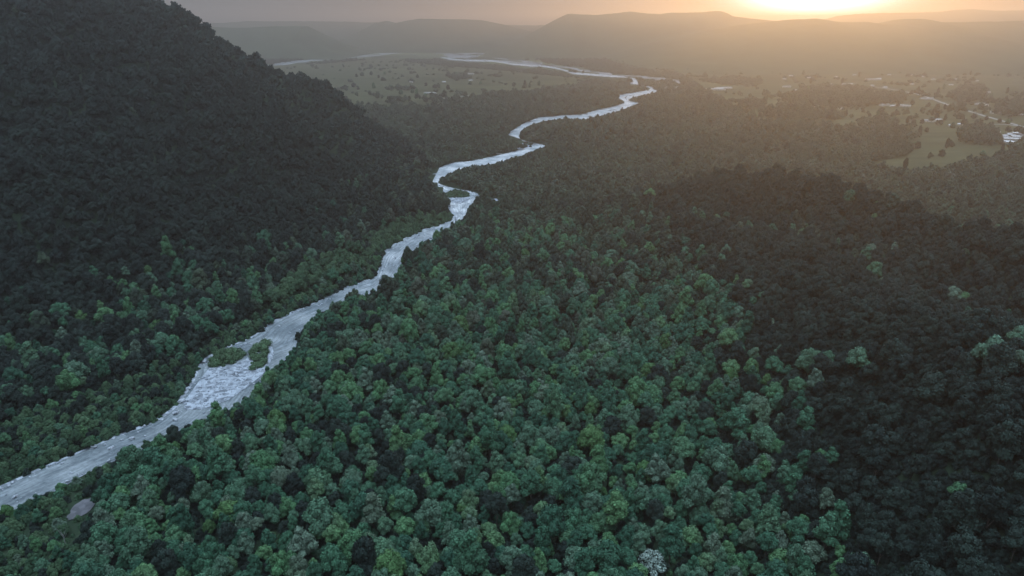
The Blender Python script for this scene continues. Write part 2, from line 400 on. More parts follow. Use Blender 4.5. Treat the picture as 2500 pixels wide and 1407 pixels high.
l.new(mixc(n, l, 'MULTIPLY', 1.0, r1.outputs[0], r2.outputs[0]), b.inputs['Base Color'])
b.inputs['Roughness'].default_value = 0.95; b.inputs['Specular IOR Level'].default_value = 0.1
M_PASTM = m
M_HILL = simple('hill_bush', (0.018, 0.034, 0.020), 0.95, 0.008, (0.045, 0.065, 0.034))
for nd in M_HILL.node_tree.nodes:
    if nd.type == 'BSDF_PRINCIPLED': nd.inputs['Specular IOR Level'].default_value = 0.1

# ------------------------------------------------------------------ mesh builder
def mesh_obj(name, verts, faces, material, smooth=False, parent=None, uv=None, tone=None):
    me = bpy.data.meshes.new(name)
    me.from_pydata([tuple(map(float, v)) for v in verts], [], faces)
    if smooth: me.polygons.foreach_set('use_smooth', [True] * len(me.polygons))
    if material is not None: me.materials.append(material)
    if uv is not None:
        u = me.uv_layers.new(name='UVMap')
        li = np.zeros(len(me.loops), int); me.loops.foreach_get('vertex_index', li)
        u.data.foreach_set('uv', np.asarray(uv, float)[li].ravel())
    if tone is not None:
        a = me.attributes.new('tone', 'FLOAT', 'FACE'); a.data.foreach_set('value', np.asarray(tone, float))
    me.update()
    o = bpy.data.objects.new(name, me); col.objects.link(o)
    if parent is not None: o.parent = parent
    return o

# ------------------------------------------------------------------ ground, mountain and hill from one relief
def graded(a0, a1, b0, b1, fine, nfar):
    core = np.arange(a0, a1, fine)
    lo = a0 - np.geomspace(fine, a0 - b0 + fine, nfar)[::-1] + 0
    hi = a1 + np.geomspace(fine, b1 - a1, nfar) - fine * 0
    return np.unique(np.concatenate([lo, core, [a1], hi]))
gx = graded(-1500, 1500, -24000, 24000, 12, 34)
gy = graded(-700, 1800, -3200, 21000, 12, 34)
X, Y = np.meshgrid(gx, gy)
ZL, ZR = height(X, Y)
PXg, PYg, FWg = project(X, Y, np.zeros_like(X))
inriv = look(M_RIVER, PXg, PYg) & (FWg > 0)
und = 2.2 * (fbm(X, Y, 260, 21, 3) + 0.6)
away = (ZL < 2) & (ZR < 2)
Z = np.maximum(ZL, ZR)
Z = np.where(inriv, np.minimum(Z, 0.0), Z)
def split_mesh(name, mask, material):
    idx = -np.ones(X.size, int)
    ny, nx = X.shape
    fy, fx = np.nonzero(mask)
    quad = np.stack([fy * nx + fx, fy * nx + fx + 1, (fy + 1) * nx + fx + 1, (fy + 1) * nx + fx], 1)
    used = np.unique(quad); idx[used] = np.arange(len(used))
    v = np.stack([X.ravel()[used], Y.ravel()[used], Z.ravel()[used]], 1)
    return mesh_obj(name, v.tolist(), idx[quad].tolist(), material, smooth=True)
zc = lambda A: np.maximum.reduce([A[:-1, :-1], A[1:, :-1], A[:-1, 1:], A[1:, 1:]])
mL = zc(ZL) > 6; mR = (zc(ZR) > 6) & ~mL
tag(split_mesh('ground', ~(mL | mR), M_GROUND), 'flat valley floor under the rainforest and out to the horizon', 'ground', kind='structure')
tag(split_mesh('mountain', mL, M_GROUND), 'steep dark forested mountainside rising out of the picture on the left', 'mountain', kind='structure')
tag(split_mesh('hill', mR, M_GROUND), 'shadowed forested hill and spur on the right', 'hill', kind='structure')

def ground_poly(name, polys, z, material, sub=24):
    V, F = [], []
    import bmesh
    bm = bmesh.new()
    for P in polys:
        vs = [bm.verts.new((*at(px, py), z)) for px, py in P]
        bm.faces.new(vs)
    bmesh.ops.triangulate(bm, faces=bm.faces[:])
    for f in bm.faces:
        if f.normal.z < 0: f.normal_flip()
    me = bpy.data.meshes.new(name); bm.to_mesh(me); bm.free(); me.materials.append(material)
    o = bpy.data.objects.new(name, me); col.objects.link(o)
    return o
tag(ground_poly('pasture', PASTURE_POLYS, 0.35, M_PASTM), 'pale green farm pasture spread over the plain', 'pasture', kind='structure')

# ------------------------------------------------------------------ far hills
def far_hill(name, sil, dist, depth, label, rough=6.0, n_len=260):
    s = np.array(sil, float)
    xs = np.linspace(s[0, 0], s[-1, 0], n_len)
    ys = np.interp(xs, s[:, 0], s[:, 1])
    k = np.hanning(7); k /= k.sum()
    ys = np.convolve(np.pad(ys, 3, mode='edge'), k, 'valid')
    T = np.concatenate([np.linspace(-1, 0, 16), np.linspace(0, 1, 10)[1:]])
    V = []
    nseed = len(name) + int(dist / 777)
    for i, (px, py) in enumerate(zip(xs, ys)):
        cx, cy_, cz = at_depth(px, py, dist)
        cz = max(cz, 2) + rough * float(fbm(cx, cy_, 90, nseed, 3)) * 0.5
        for t in T:
            yy = cy_ + t * depth
            prof = 1 - abs(t) ** 1.3 if t < 0 else 1 - t * t
            g = float(fbm(cx, yy, depth * 0.5, nseed + 5, 4))
            wob = 1 + 0.35 * g * (1 - prof) * (1 if t < 0 else 0)
            z = cz * max(prof, 0) * wob + rough * 2.2 * float(fbm(cx, yy, depth * 0.14, nseed + 9, 3)) * min(1, abs(t) * 4) * (prof > 0.02)
            V.append((cx, yy, min(z, HAZE_TOP - 8) - 1.0))
    m_ = len(T); F = []
    for i in range(n_len - 1):
        for j in range(m_ - 1):
            a = i * m_ + j
            F.append((a, a + m_, a + m_ + 1, a + 1))
    o = mesh_obj(name, V, F, M_HILL, smooth=True)
    tag(o, label, 'hills', kind='structure')
    return o
far_hill('hills', [(-200, 70), (300, 62), (500, 57), (560, 55), (600, 52), (760, 52), (900, 55), (1100, 58), (1300, 62), (1600, 60), (1830, 52), (2000, 50), (2060, 44), (2100, 33), (2160, 32), (2300, 29), (2370, 22), (2440, 27), (2480, 25), (2800, 26)], 9200, 2200, 'long pale ridge along the far horizon', 8, 420)
far_hill('hills', [(800, 113), (840, 98), (880, 76), (915, 56), (945, 51), (965, 56), (1000, 49), (1020, 46), (1120, 47), (1180, 50), (1230, 60), (1300, 78), (1360, 94), (1430, 112)], 7600, 1200, 'low pale hill behind the braided river', 6)
far_hill('hills', [(400, 86), (500, 70), (520, 66), (600, 68), (640, 65), (745, 63), (765, 74), (790, 88), (820, 102), (850, 118), (885, 136)], 5900, 700, 'flat topped blue grey hill with a steep right end', 5)
far_hill('hills', [(1190, 120), (1250, 101), (1290, 84), (1330, 62), (1355, 48), (1385, 34), (1400, 34), (1450, 37), (1500, 33), (1540, 28), (1580, 33), (1610, 34), (1640, 31), (1700, 30), (1755, 27), (1765, 28), (1785, 39), (1830, 45), (1880, 50), (1960, 54), (2050, 62), (2120, 78)], 6700, 1300, 'golden hazy tableland ending below the sun', 7, 320)
far_hill('hills', [(1470, 140), (1560, 118), (1650, 94), (1750, 74), (1830, 60), (1880, 54), (1920, 49), (1995, 45), (2035, 52), (2080, 54), (2120, 53), (2150, 58), (2200, 60), (2240, 46), (2252, 45), (2275, 54), (2350, 54), (2500, 51), (2900, 44)], 5400, 1700, 'long brown forested rise under the sunset', 7, 360)

# ------------------------------------------------------------------ river
def river_mat():
    m, n, l, b = mat('river_water')
    uv = n.new('ShaderNodeUVMap')
    geo = n.new('ShaderNodeNewGeometry')
    mp = n.new('ShaderNodeMapping'); mp.inputs['Scale'].default_value = (0.035, 0.32, 1); l.new(uv.outputs[0], mp.inputs[0])
    st = texnoise(n, l, 1.0, 7, mp.outputs[0], 0.7)           # foam streaks drawn out along the flow
    fine = texnoise(n, l, 0.45, 6, geo.outputs['Position'], 0.75)
    big = texnoise(n, l, 0.03, 3, geo.outputs['Position'])
    a = n.new('ShaderNodeMath'); a.operation = 'ADD'; l.new(st.outputs['Fac'], a.inputs[0])
    c = n.new('ShaderNodeMath'); c.operation = 'MULTIPLY_ADD'; l.new(fine.outputs['Fac'], c.inputs[0]); c.inputs[1].default_value = 0.6; c.inputs[2].default_value = -0.3
    l.new(c.outputs[0], a.inputs[1])
    r = ramp(n, [(0.30, (0.09, 0.11, 0.12)), (0.45, (0.18, 0.205, 0.21)), (0.60, (0.27, 0.30, 0.31)), (0.70, (0.40, 0.43, 0.44)), (0.82, (0.70, 0.72, 0.72))]); l.new(a.outputs[0], r.inputs[0])
    su = n.new('ShaderNodeSeparateXYZ'); l.new(uv.outputs[0], su.inputs[0])         # water turns whiter with distance along the channel
    ml = n.new('ShaderNodeMapRange'); ml.inputs['From Min'].default_value = 150; ml.inputs['From Max'].default_value = 900; ml.inputs['To Min'].default_value = -0.05; ml.inputs['To Max'].default_value = 0.30
    l.new(su.outputs[0], ml.inputs['Value'])
    a2 = n.new('ShaderNodeMath'); a2.operation = 'ADD'; l.new(a.outputs[0], a2.inputs[0]); l.new(ml.outputs[0], a2.inputs[1]); l.new(a2.outputs[0], r.inputs[0])
    r2 = ramp(n, [(0.38, (0.52, 0.57, 0.60)), (0.62, (1.05, 1.05, 1.05))]); l.new(big.outputs['Fac'], r2.inputs[0])
    l.new(mixc(n, l, 'MULTIPLY', 1.0, r.outputs[0], r2.outputs[0]), b.inputs['Base Color'])
    b.inputs['Roughness'].default_value = 0.22
    bump = n.new('ShaderNodeBump'); bump.inputs['Strength'].default_value = 0.35; bump.inputs['Distance'].default_value = 0.3; l.new(a.outputs[0], bump.inputs['Height']); l.new(bump.outputs[0], b.inputs['Normal'])
    return m
M_WATER = river_mat()
def gravel_mat(name, dark, light, scale=0.35):
    m, n, l, b = mat(name)
    geo = n.new('ShaderNodeNewGeometry')
    v = n.new('ShaderNodeTexVoronoi'); v.inputs['Scale'].default_value = scale; l.new(geo.outputs['Position'], v.inputs['Vector'])
    t = texnoise(n, l, 0.08, 6, geo.outputs['Position'], 0.7)
    s = n.new('ShaderNodeSeparateColor'); l.new(v.outputs['Color'], s.inputs[0])
    a = n.new('ShaderNodeMath'); a.operation = 'MULTIPLY_ADD'; l.new(s.outputs[0], a.inputs[0]); a.inputs[1].default_value = 0.5; l.new(t.outputs['Fac'], a.inputs[2])
    r = ramp(n, [(0.4, dark), (0.95, light)]); l.new(a.outputs[0], r.inputs[0]); l.new(r.outputs[0], b.inputs['Base Color'])
    b.inputs['Roughness'].default_value = 0.85
    bp = n.new('ShaderNodeBump'); bp.inputs['Distance'].default_value = 0.8; bp.inputs['Strength'].default_value = 1.0; l.new(a.outputs[0], bp.inputs['Height']); l.new(bp.outputs[0], b.inputs['Normal'])
    return m
M_GRAVEL = gravel_mat('river_gravel', (0.045, 0.055, 0.065), (0.34, 0.375, 0.41))
M_PAD = gravel_mat('pad_gravel', (0.045, 0.048, 0.052), (0.11, 0.11, 0.12))

V, F, UV = [], [], []
VB = []
NC = 8
dist_s = 0; prev = None
for q in rows:
    lx, ly = at(q[0], q[1]); rx, ry = at(q[2], q[3])
    mid = ((lx + rx) / 2, (ly + ry) / 2)
    if prev: dist_s += math.hypot(mid[0] - prev[0], mid[1] - prev[1])
    prev = mid
    wdt = math.hypot(lx - rx, ly - ry)
    VB += [(lx - (rx - lx) * 1.5 / max(wdt, 1), ly - (ry - ly) * 1.5 / max(wdt, 1), 0.38), (rx, ry, 0.38)]
    near_ = 1.0 if dist_s < 1100 else 0.0
    jl, jr = near_ * (0.7 + 4.2 * abs(float(fbm(dist_s, 0, 45, 71, 3)))) * min(1, wdt / 25), -near_ * (0.5 + 4.0 * abs(float(fbm(dist_s, 300, 40, 75, 3)))) * min(1, wdt / 25)
    for k in range(NC + 1):
        t = k / NC + (jl / max(wdt, 1) if k == 0 else 0) + (jr / max(wdt, 1) if k == NC else 0)
        V.append((lx + (rx - lx) * t, ly + (ry - ly) * t, 0.5)); UV.append((dist_s, t * wdt))
for i in range(len(rows) - 1):
    for k in range(NC):
        a = i * (NC + 1) + k
        F.append((a, a + 1, a + NC + 2, a + NC + 1))
def add_band(pts, w, z=0.5, wob=True):
    P = [at(*p) for p in pts]
    fine = []
    for i in range(len(P) - 1):
        for k in range(6):
            t = k / 6; fine.append((P[i][0] * (1 - t) + P[i + 1][0] * t, P[i][1] * (1 - t) + P[i + 1][1] * t))
    fine.append(P[-1])
    base = len(V); s = 0
    for i, p in enumerate(fine):
        a = fine[max(i - 1, 0)]; b_ = fine[min(i + 1, len(fine) - 1)]
        dx, dy = b_[0] - a[0], b_[1] - a[1]; L = math.hypot(dx, dy) or 1
        nx_, ny_ = -dy / L, dx / L
        ww = w * (random.uniform(0.35, 1.25) if wob else 1) / 2
        if wob:
            o_ = random.uniform(-.5, .5) * w; p = (p[0] + nx_ * o_, p[1] + ny_ * o_)
        V.append((p[0] + nx_ * ww, p[1] + ny_ * ww, z)); V.append((p[0] - nx_ * ww, p[1] - ny_ * ww, z))
        UV.append((s, 0)); UV.append((s, w)); s += L / 2
    for i in range(len(fine) - 1):
        a = base + 2 * i; F.append((a, a + 1, a + 3, a + 2))
for pts, w in BRAIDS: add_band(pts, w * (1.5 if w > 8 else 1.0), 0.62)
for gx_, gy_ in GLINTS:
    add_band([(gx_ - random.uniform(3, 8), gy_ + random.uniform(-.6, .6)), (gx_ + random.uniform(3, 8), gy_ + random.uniform(-.6, .6))], random.uniform(25, 60), 0.62)
tag(mesh_obj('river_bed', VB, [(2 * i, 2 * i + 1, 2 * i + 3, 2 * i + 2) for i in range(len(VB) // 2 - 1)], M_GRAVEL), 'grey stony margin along both banks of the river', 'river bed', kind='structure')
river = mesh_obj('river', V, F, M_WATER, uv=UV)
tag(river, 'milky white glacial river winding through the forested valley', 'river', kind='structure')

# broad grey river flats round the far braids
V, F, UV = [], [], []
for pts, w in FLATS:
    add_band(pts, w, 0.42)
M_FLATS = gravel_mat('river_flats', (0.10, 0.11, 0.11), (0.20, 0.21, 0.21), 0.03)
tag(mesh_obj('river_flats', V, F, M_FLATS, uv=UV), 'grey gravel flats round the braided channels', 'gravel flats', kind='structure')
# gravel bars in the near river
tag(ground_poly('gravel_bar', [[(492, 925), (512, 900), (560, 896), (600, 880), (618, 862), (640, 845), (660, 835), (668, 860), (660, 888), (640, 918), (600, 950), (560, 978), (500, 1000), (452, 1004), (448, 985), (470, 955)],
                                 [(1090, 486), (1108, 481), (1138, 481), (1148, 485), (1140, 494), (1118, 498), (1098, 494)],
                                 [(1240, 366), (1290, 345), (1278, 350), (1300, 358), (1270, 366)]], 0.75, M_GRAVEL),
    'pale blue grey bar of boulders and gravel in the river', 'gravel bar', kind='structure')
tag(ground_poly('gravel_clearing', [CLEARING], 0.4, M_PAD), 'bare grey gravel clearing among the trees near the river', 'clearing', kind='structure')

# road
V, F, UV = [], [], []
add_band([(2130, 212), (2200, 222), (2250, 233), (2310, 255), (2400, 283), (2500, 311), (2620, 345)], 9, 0.7, False)
add_band([(2500, 311), (2460, 305), (2410, 304)], 7, 0.75, False)
add_band([(1165, 373), (1200, 376), (1225, 377)], 7, 0.7, False)
add_band([(1060, 244), (1110, 238), (1150, 234)], 7, 0.7, False)
M_ROAD = simple('road_surface', (0.22, 0.21, 0.19), 0.6, 0.05, (0.30, 0.29, 0.27))
tag(mesh_obj('road', V, F, M_ROAD), 'pale country road running across the plain', 'road', kind='structure')

# ------------------------------------------------------------------ tree crowns
_ico = {}
def ico(sub):
    if sub not in _ico:
        import bmesh
        bm = bmesh.new(); bmesh.ops.create_icosphere(bm, subdivisions=sub, radius=1)
        _ico[sub] = (np.array([v.co[:] for v in bm.verts]), np.array([[v.index for v in f.verts] for f in bm.faces])); bm.free()
    return _ico[sub]
def crown_mesh(name, seed, lobes, tall=1.0, spread=1.0, tufts=300, sub=2, tuft=0.068, lr=(0.27, 0.42), mats=(M_FOL,), flat=0.0, silver=False):
    g = np.random.default_rng(seed)
    V, F, T, MI = [], [], [], []
    nv = 0
    C = []
    for i in range(lobes):
        a = 2.399963 * i + g.uniform(-.35, .35)
        hfrac = (i + 0.5) / lobes
        rr = math.sqrt(max(0, 1 - (hfrac ** (1.7 + flat)))) * 0.72 * spread * g.uniform(.75, 1.12)
        zz = (0.12 + hfrac * 1.12) * tall * g.uniform(.9, 1.08)
        r = g.uniform(*lr) * (1.12 - 0.35 * hfrac)
        C.append((rr * math.cos(a), rr * math.sin(a), zz, r))
    C.append((0, 0, 0.6 * tall, 0.5 * spread)); C.append((0.1, 0, 0.25 * tall, 0.5 * spread))
    for (cx, cy_, cz, r) in C:
        bv, bf = ico(sub)
        tone = g.uniform(0.25, 0.75)
        d = 1 + 0.16 * np.sin(bv @ g.uniform(-6, 6, 3) + g.uniform(0, 6)) + g.uniform(-.07, .07, len(bv))
        v = bv * d[:, None] * r * 0.88 + np.array([cx, cy_, cz])
        V.append(v); F += (bf + nv).tolist(); nv += len(v); T += [tone * 0.7] * len(bf); MI += [len(mats) - 1] * len(bf)
        k = int(tufts * (r / 0.35) ** 2)
        dirs = g.normal(size=(k, 3)); dirs[:, 2] = np.abs(dirs[:, 2]) * 0.9 - 0.25; dirs /= np.linalg.norm(dirs, axis=1)[:, None]
        for dv in dirs:
            p = np.array([cx, cy_, cz]) + dv * r * np.array([1, 1, .9]) * g.choice([g.uniform(.86, 1.08), g.uniform(1.0, 1.32)])
            nrm = dv + g.normal(size=3) * 0.45; nrm[2] += 0.25; nrm /= np.linalg.norm(nrm)
            t1 = np.cross(nrm, g.normal(size=3)); t1 /= np.linalg.norm(t1) + 1e-9; t2 = np.cross(nrm, t1)
            s = tuft * g.uniform(.55, 1.35)
            V.append(np.array([p + t1 * s, p + t2 * s * .8, p - t1 * s * .8, p - t2 * s])); F.append([nv, nv + 1, nv + 2, nv + 3]); nv += 4
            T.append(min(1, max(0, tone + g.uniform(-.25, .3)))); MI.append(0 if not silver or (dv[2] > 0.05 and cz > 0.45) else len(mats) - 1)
    V = np.concatenate(V)
    me = bpy.data.meshes.new(name); me.from_pydata(V.tolist(), [], F)
    for m_ in mats: me.materials.append(m_)
    me.polygons.foreach_set('material_index', MI)
    a = me.attributes.new('tone', 'FLOAT', 'FACE'); a.data.foreach_set('value', T)
    me.update()
    return me
def trunk_mesh(name, seed, hgt=1.0, r=0.07):
    g = np.random.default_rng(seed)
    V, F = [], []
    def limb(p0, p1, r0, r1, seg=6):
        base = len(V); p0 = np.array(p0, float); p1 = np.array(p1, float)
        ax = p1 - p0; ax /= np.linalg.norm(ax); u = np.cross(ax, [0.3, 1, .2]); u /= np.linalg.norm(u); w = np.cross(ax, u)
        for t in (0, .5, 1):
            c = p0 + (p1 - p0) * t + (g.normal(size=3) * 0.02 if t == .5 else 0); rr = r0 + (r1 - r0) * t
            for k in range(seg):
                a = 2 * math.pi * k / seg; V.append(c + (u * math.cos(a) + w * math.sin(a)) * rr)
        for j in range(2):
            for k in range(seg):
                F.append([base + j * seg + k, base + j * seg + (k + 1) % seg, base + (j + 1) * seg + (k + 1) % seg, base + (j + 1) * seg + k])
    limb((0, 0, -0.1), (0.03, 0, hgt * .7), r, r * .6)
    for k in range(5):
        a = k * 2.4; limb((0.02, 0, hgt * (.4 + .06 * k)), (0.55 * math.cos(a), 0.55 * math.sin(a), hgt * (.8 + .1 * k)), r * .5, r * .15, 5)
    me = bpy.data.meshes.new(name); me.from_pydata([tuple(v) for v in V], [], F); me.materials.append(M_BARK); me.update()
    return me

# crown looks: (adjective phrase, mesh).  unit radius, base of crown about z=0
LOOKS = []
def look_add(desc, **k): LOOKS.append((desc, crown_mesh('crown', 100 + len(LOOKS), **k)))
look_add('billowy rounded green', lobes=13)
look_add('broad domed green', lobes=17, spread=1.15, tall=0.85, lr=(.25, .36))
look_add('tall upright green', lobes=12, tall=1.5, spread=.72, lr=(.24, .36))
look_add('lumpy open green', lobes=9, lr=(.30, .42), spread=1.1)
look_add('small topped conical green', lobes=11, tall=1.35, spread=.85, flat=-.8, lr=(.22, .38))
look_add('yellow green bushy', lobes=13, mats=(M_FOL_Y,))
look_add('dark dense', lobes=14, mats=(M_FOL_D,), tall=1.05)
look_add('grey green feathery', lobes=15, mats=(M_FOL_G,), lr=(.2, .33), tall=1.1)
N_LOOK = len(LOOKS)
TRUNK = trunk_mesh('trunk', 5)

def new_tree(name, crown_me, x, y, z, rad, h0, rot, with_trunk=True, zs=1.0):
    """rad crown radius in m, h0 height of the crown's base above the ground"""
    e = bpy.data.objects.new(name, None); e.empty_display_size = 2
    e.location = (x, y, z); e.rotation_euler = (0, 0, rot); col.objects.link(e)
    c = bpy.data.objects.new('crown', crown_me); c.parent = e; c.location = (0, 0, h0); c.scale = (rad, rad, rad * zs); col.objects.link(c)
    if with_trunk:
        t = bpy.data.objects.new('trunk', TRUNK); t.parent = e; t.scale = (rad * .8, rad * .8, h0 + rad * .7); col.objects.link(t)
    return e

# ------------------------------------------------------------------ where the trees stand
def scatter(y0, y1, sp, margin=0.14, near=False):
    hw = (W / 2 / FPX) + margin
    xmax = (y1 * cs + CAM_H * sn) * hw * 1.02 + 60
    xs = np.arange(-xmax, xmax, sp); ys = np.arange(y0, y1, sp * .9)
    X, Y = np.meshgrid(xs, ys)
    X[1::2] += sp / 2
    X = (X + rng.uniform(-.36, .36, X.shape) * sp).ravel(); Y = (Y + rng.uniform(-.36, .36, Y.shape) * sp).ravel()
    fw = Y * cs + CAM_H * sn
    k = np.abs(X) < fw * hw + 40
    X, Y = X[k], Y[k]
    zl, zr = height(X, Y); Z = np.maximum(zl, zr)
    px0, py0, f0 = project(X, Y, np.zeros_like(X))
    px, py, f = project(X, Y, Z)
    keep = ~look(M_RIVER, px0, py0) & ~(look(M_CLEAR, px0, py0) & (not near)) & ~look(M_PADR, px0, py0) & ~look(M_ISLE, px0, py0)
    past = look(M_PAST, px0, py0) & (Z < 4) & ~look(M_GROVE, px0, py0)
    hedge = ((np.abs(((X * 0.93 + Y * 0.36) / 310) % 1 - .5) < .028) | (np.abs(((Y * 0.93 - X * 0.36) / 420) % 1 - .5) < .022)) & (fbm(X, Y, 260, 37, 2) > -.05)
    sparse = rng.random(X.shape) < np.where(fbm(X, Y, 150, 31, 3) > 0.48, 0.45, np.where(hedge, .28, 0.006))
    keep &= ~past | sparse
    keep &= (py < H + 130) & (py > -260)
    return X[keep], Y[keep], Z[keep], px[keep], py[keep]
ALL = []
for (y0, y1, sp, kind) in [(150, 560, 9.0, 0), (560, 1000, 9.0, 0), (150, 1000, 5.8, 3), (120, 460, 4.6, 4), (1000, 1500, 10.5, 1), (1500, 2600, 13, 1), (2600, 5200, 24, 2)]:
    x, y, z, px, py = scatter(y0, y1, sp, near=(kind == 3))
    if kind == 4:
        q_ = z > 10; x, y, z, px, py = x[q_], y[q_], z[q_], px[q_], py[q_]
    sc = np.full(x.shape, {0: 1.0, 1: 1.0, 2: 1.9, 3: 1.0, 4: 1.0}[kind]) * (sp / 9.6 if kind == 1 else 1)
    ALL.append(np.stack([x, y, z, px, py, sc, np.full(x.shape, kind)], 1))
A = np.concatenate(ALL)
x, y, z, px, py = A[:, 0], A[:, 1], A[:, 2], A[:, 3], A[:, 4]
# size: a scatter of large emergents over smaller trees; low scrub along the left bank
big = rng.random(len(A))
rad = np.where(big > .88, rng.uniform(7.0, 9.8, len(A)), np.where(big > .45, rng.uniform(5.2, 7.0, len(A)), rng.uniform(3.4, 5.2, len(A))))
scrub_px = raster([[(0, 1240), (0, 1040), (440, 880), (640, 760), (900, 660), (870, 590), (1000, 530), (1110, 520), (1110, 560), (940, 640), (900, 690), (640, 830), (430, 1010)],
                   [(-100, 1500), (-100, 1200), (110, 1190), (260, 1120), (420, 1060), (340, 1150), (250, 1210), (200, 1330), (120, 1500)]])
p0x, p0y, _ = project(x, y, np.zeros_like(x))
margin_ = look(M_CLEAR, p0x, p0y)
scr = look(scrub_px, p0x, p0y) & (z < 12)
und_ = A[:, 6] >= 3
rad = np.where(und_, rng.uniform(2.4, 3.6, len(A)), rad)
rad = np.where(scr & (rad > 3.9), 3.3 + rng.random(len(A)) * 1.2, rad) * A[:, 5]
hill_small = np.where(z > 25, 0.80, 0.85)
rad *= hill_small
EMERG = rng.random(len(A)) < .07
h0 = np.where(scr, rng.uniform(0.4, 2.2, len(A)), rng.uniform(2.5, 6.5, len(A)) + (rad - 4.5).clip(0) * 0.9)
h0 = np.where(EMERG, h0 + rng.uniform(2, 6, len(A)), h0)
h0 = np.where(und_, rng.uniform(-1.4, 0.2, len(A)), h0)
h0 = np.where(A[:, 6] == 2, rng.uniform(0, 4, len(A)), h0)
# scrub right on the near bank is low; taller trees stand further back
M_WATERTOP = raster([[(a[0], a[1]), (a[2], a[3]), (b[2], b[3]), (b[0], b[1])] for a, b in zip(VIS[:-1], VIS[1:])])
drop = np.zeros(len(A), bool)
for it in range(2):
    tx, ty, _ = project(x, y, z + h0 + rad * 0.95)
    hit = look(M_WATERTOP, tx, ty)
    for kk in (0.4, 1.4, 1.9):
        t2x, t2y, _ = project(x, y, z + h0 + rad * kk); hit |= look(M_WATERTOP, t2x, t2y)
    rpx = rad * .7 * FPX / np.sqrt(x ** 2 + y ** 2 + (CAM_H - z) ** 2)
    if True:
        hh = look(M_WATERTOP, tx + rpx, ty + rpx * .5) | look(M_WATERTOP, tx - rpx, ty + rpx * .5)
        hit |= hh & (y > 760)
    if it == 0:
        rad = np.where(hit, 2.6 + rng.random(len(A)), rad); h0 = np.where(hit, 0.2, h0)
    else: drop |= hit & ((rng.random(len(A)) < 0.92) | (y > 1200))
rad = np.where(margin_, rng.uniform(1.2, 2.3, len(A)), rad); h0 = np.where(margin_, rng.uniform(-1.3, -.5, len(A)), h0)
SILVER = at(1592, 1366, 11.0)
keep = (np.hypot(x - SILVER[0], y - SILVER[1]) > 8.5) & ~drop
idx = np.nonzero(keep)[0]
size_px = rad * FPX / np.sqrt(x ** 2 + y ** 2 + (CAM_H - z) ** 2)
tpx, tpy, _ = project(x, y, z + h0 + rad * 0.7)
inview = (tpx > -5) & (tpx < W + 5) & (tpy > 0) & (tpy < H + 8) & keep
dist3 = np.sqrt(x ** 2 + y ** 2 + (CAM_H - z) ** 2)
cand = np.nonzero(inview)[0]
# the 300 that show largest: nearest first, size weighted
order = cand[np.argsort(-(size_px[cand]))]
hero = order[:300]
is_hero = np.zeros(len(A), bool); is_hero[hero] = True
print('TREES', len(A), 'hero px', size_px[hero].min())

heroes = []
for i in hero:
    li = random.choices(range(N_LOOK), [22, 17, 13, 13, 11, 4, 4, 9])[0]
    if random.random() < 0.95 * float(sstep(2, 48, z[i] + 30 * float(fbm(x[i], y[i], 80, 61, 3)))): li = 6  # slope shade by darker leaf colour
    if A[i, 6] >= 3 and random.random() < .6: li = 6  # shaded gaps by darker leaf colour
    rot = random.uniform(0, 6.28)
    o = new_tree('forest_tree', LOOKS[li][1], x[i], y[i], z[i], rad[i], h0[i], rot, True, random.uniform(1.05, 1.5))
    heroes.append((o, li, tpx[i], tpy[i], rad[i]))
# labels: look, size, place in its row of the forest
ROWS = [(1330, 'bottom edge'), (1240, 'second tree row'), (1150, 'third tree row'), (-1e9, 'rearmost row')]
ORD = ['leftmost', 'second', 'third', 'fourth', 'fifth', 'sixth', 'seventh', 'eighth', 'ninth', 'tenth', 'eleventh', 'twelfth', 'thirteenth', 'fourteenth', 'fifteenth', 'sixteenth', 'seventeenth', 'eighteenth', 'nineteenth', 'twentieth']
COLS = [(625, 'far left'), (1250, 'left of centre'), (1875, 'right of centre'), (9e9, 'far right')]
cells = {}
for h in heroes:
    r_ = next(t for lim, t in ROWS if h[3] >= lim); c_ = next(t for lim, t in COLS if h[2] < lim)
    cells.setdefault((h[1], r_, c_), []).append(h)
for (li, r_, c_), hs in cells.items():
    hs.sort(key=lambda h: h[2])
    desc = LOOKS[li][0]
    for k, h in enumerate(hs):
        if len(hs) == 1: s = f'only {desc} tree of the {r_}, {c_}'
        else: s = f'{ORD[min(k, 19)]} {desc} tree from left, {r_}, {c_}'
        tag(h[0], s, 'tree', 'individual trees of the nearest forest')

# the silver canopied tree at the bottom edge
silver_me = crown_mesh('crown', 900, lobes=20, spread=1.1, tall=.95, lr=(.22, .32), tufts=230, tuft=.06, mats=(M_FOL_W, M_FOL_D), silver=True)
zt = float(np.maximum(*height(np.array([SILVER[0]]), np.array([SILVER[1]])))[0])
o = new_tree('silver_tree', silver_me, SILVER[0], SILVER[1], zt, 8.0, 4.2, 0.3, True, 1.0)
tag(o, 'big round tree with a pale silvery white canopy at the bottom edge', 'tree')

# pale dead trunk near the clearing
def dead_tree(px_, py_):
    x_, y_ = at(px_, py_)
    me = trunk_mesh('dead_trunk', 77, 1.0, 0.05).copy(); me.materials.clear(); me.materials.append(M_DEAD)
    o = bpy.data.objects.new('dead_tree', me); o.location = (x_, y_, 0); o.scale = (4, 4, 9); col.objects.link(o)
    tag(o, 'bare pale dead tree standing in the dark gap below the gravel clearing', 'dead tree')
dead_tree(160, 1330)

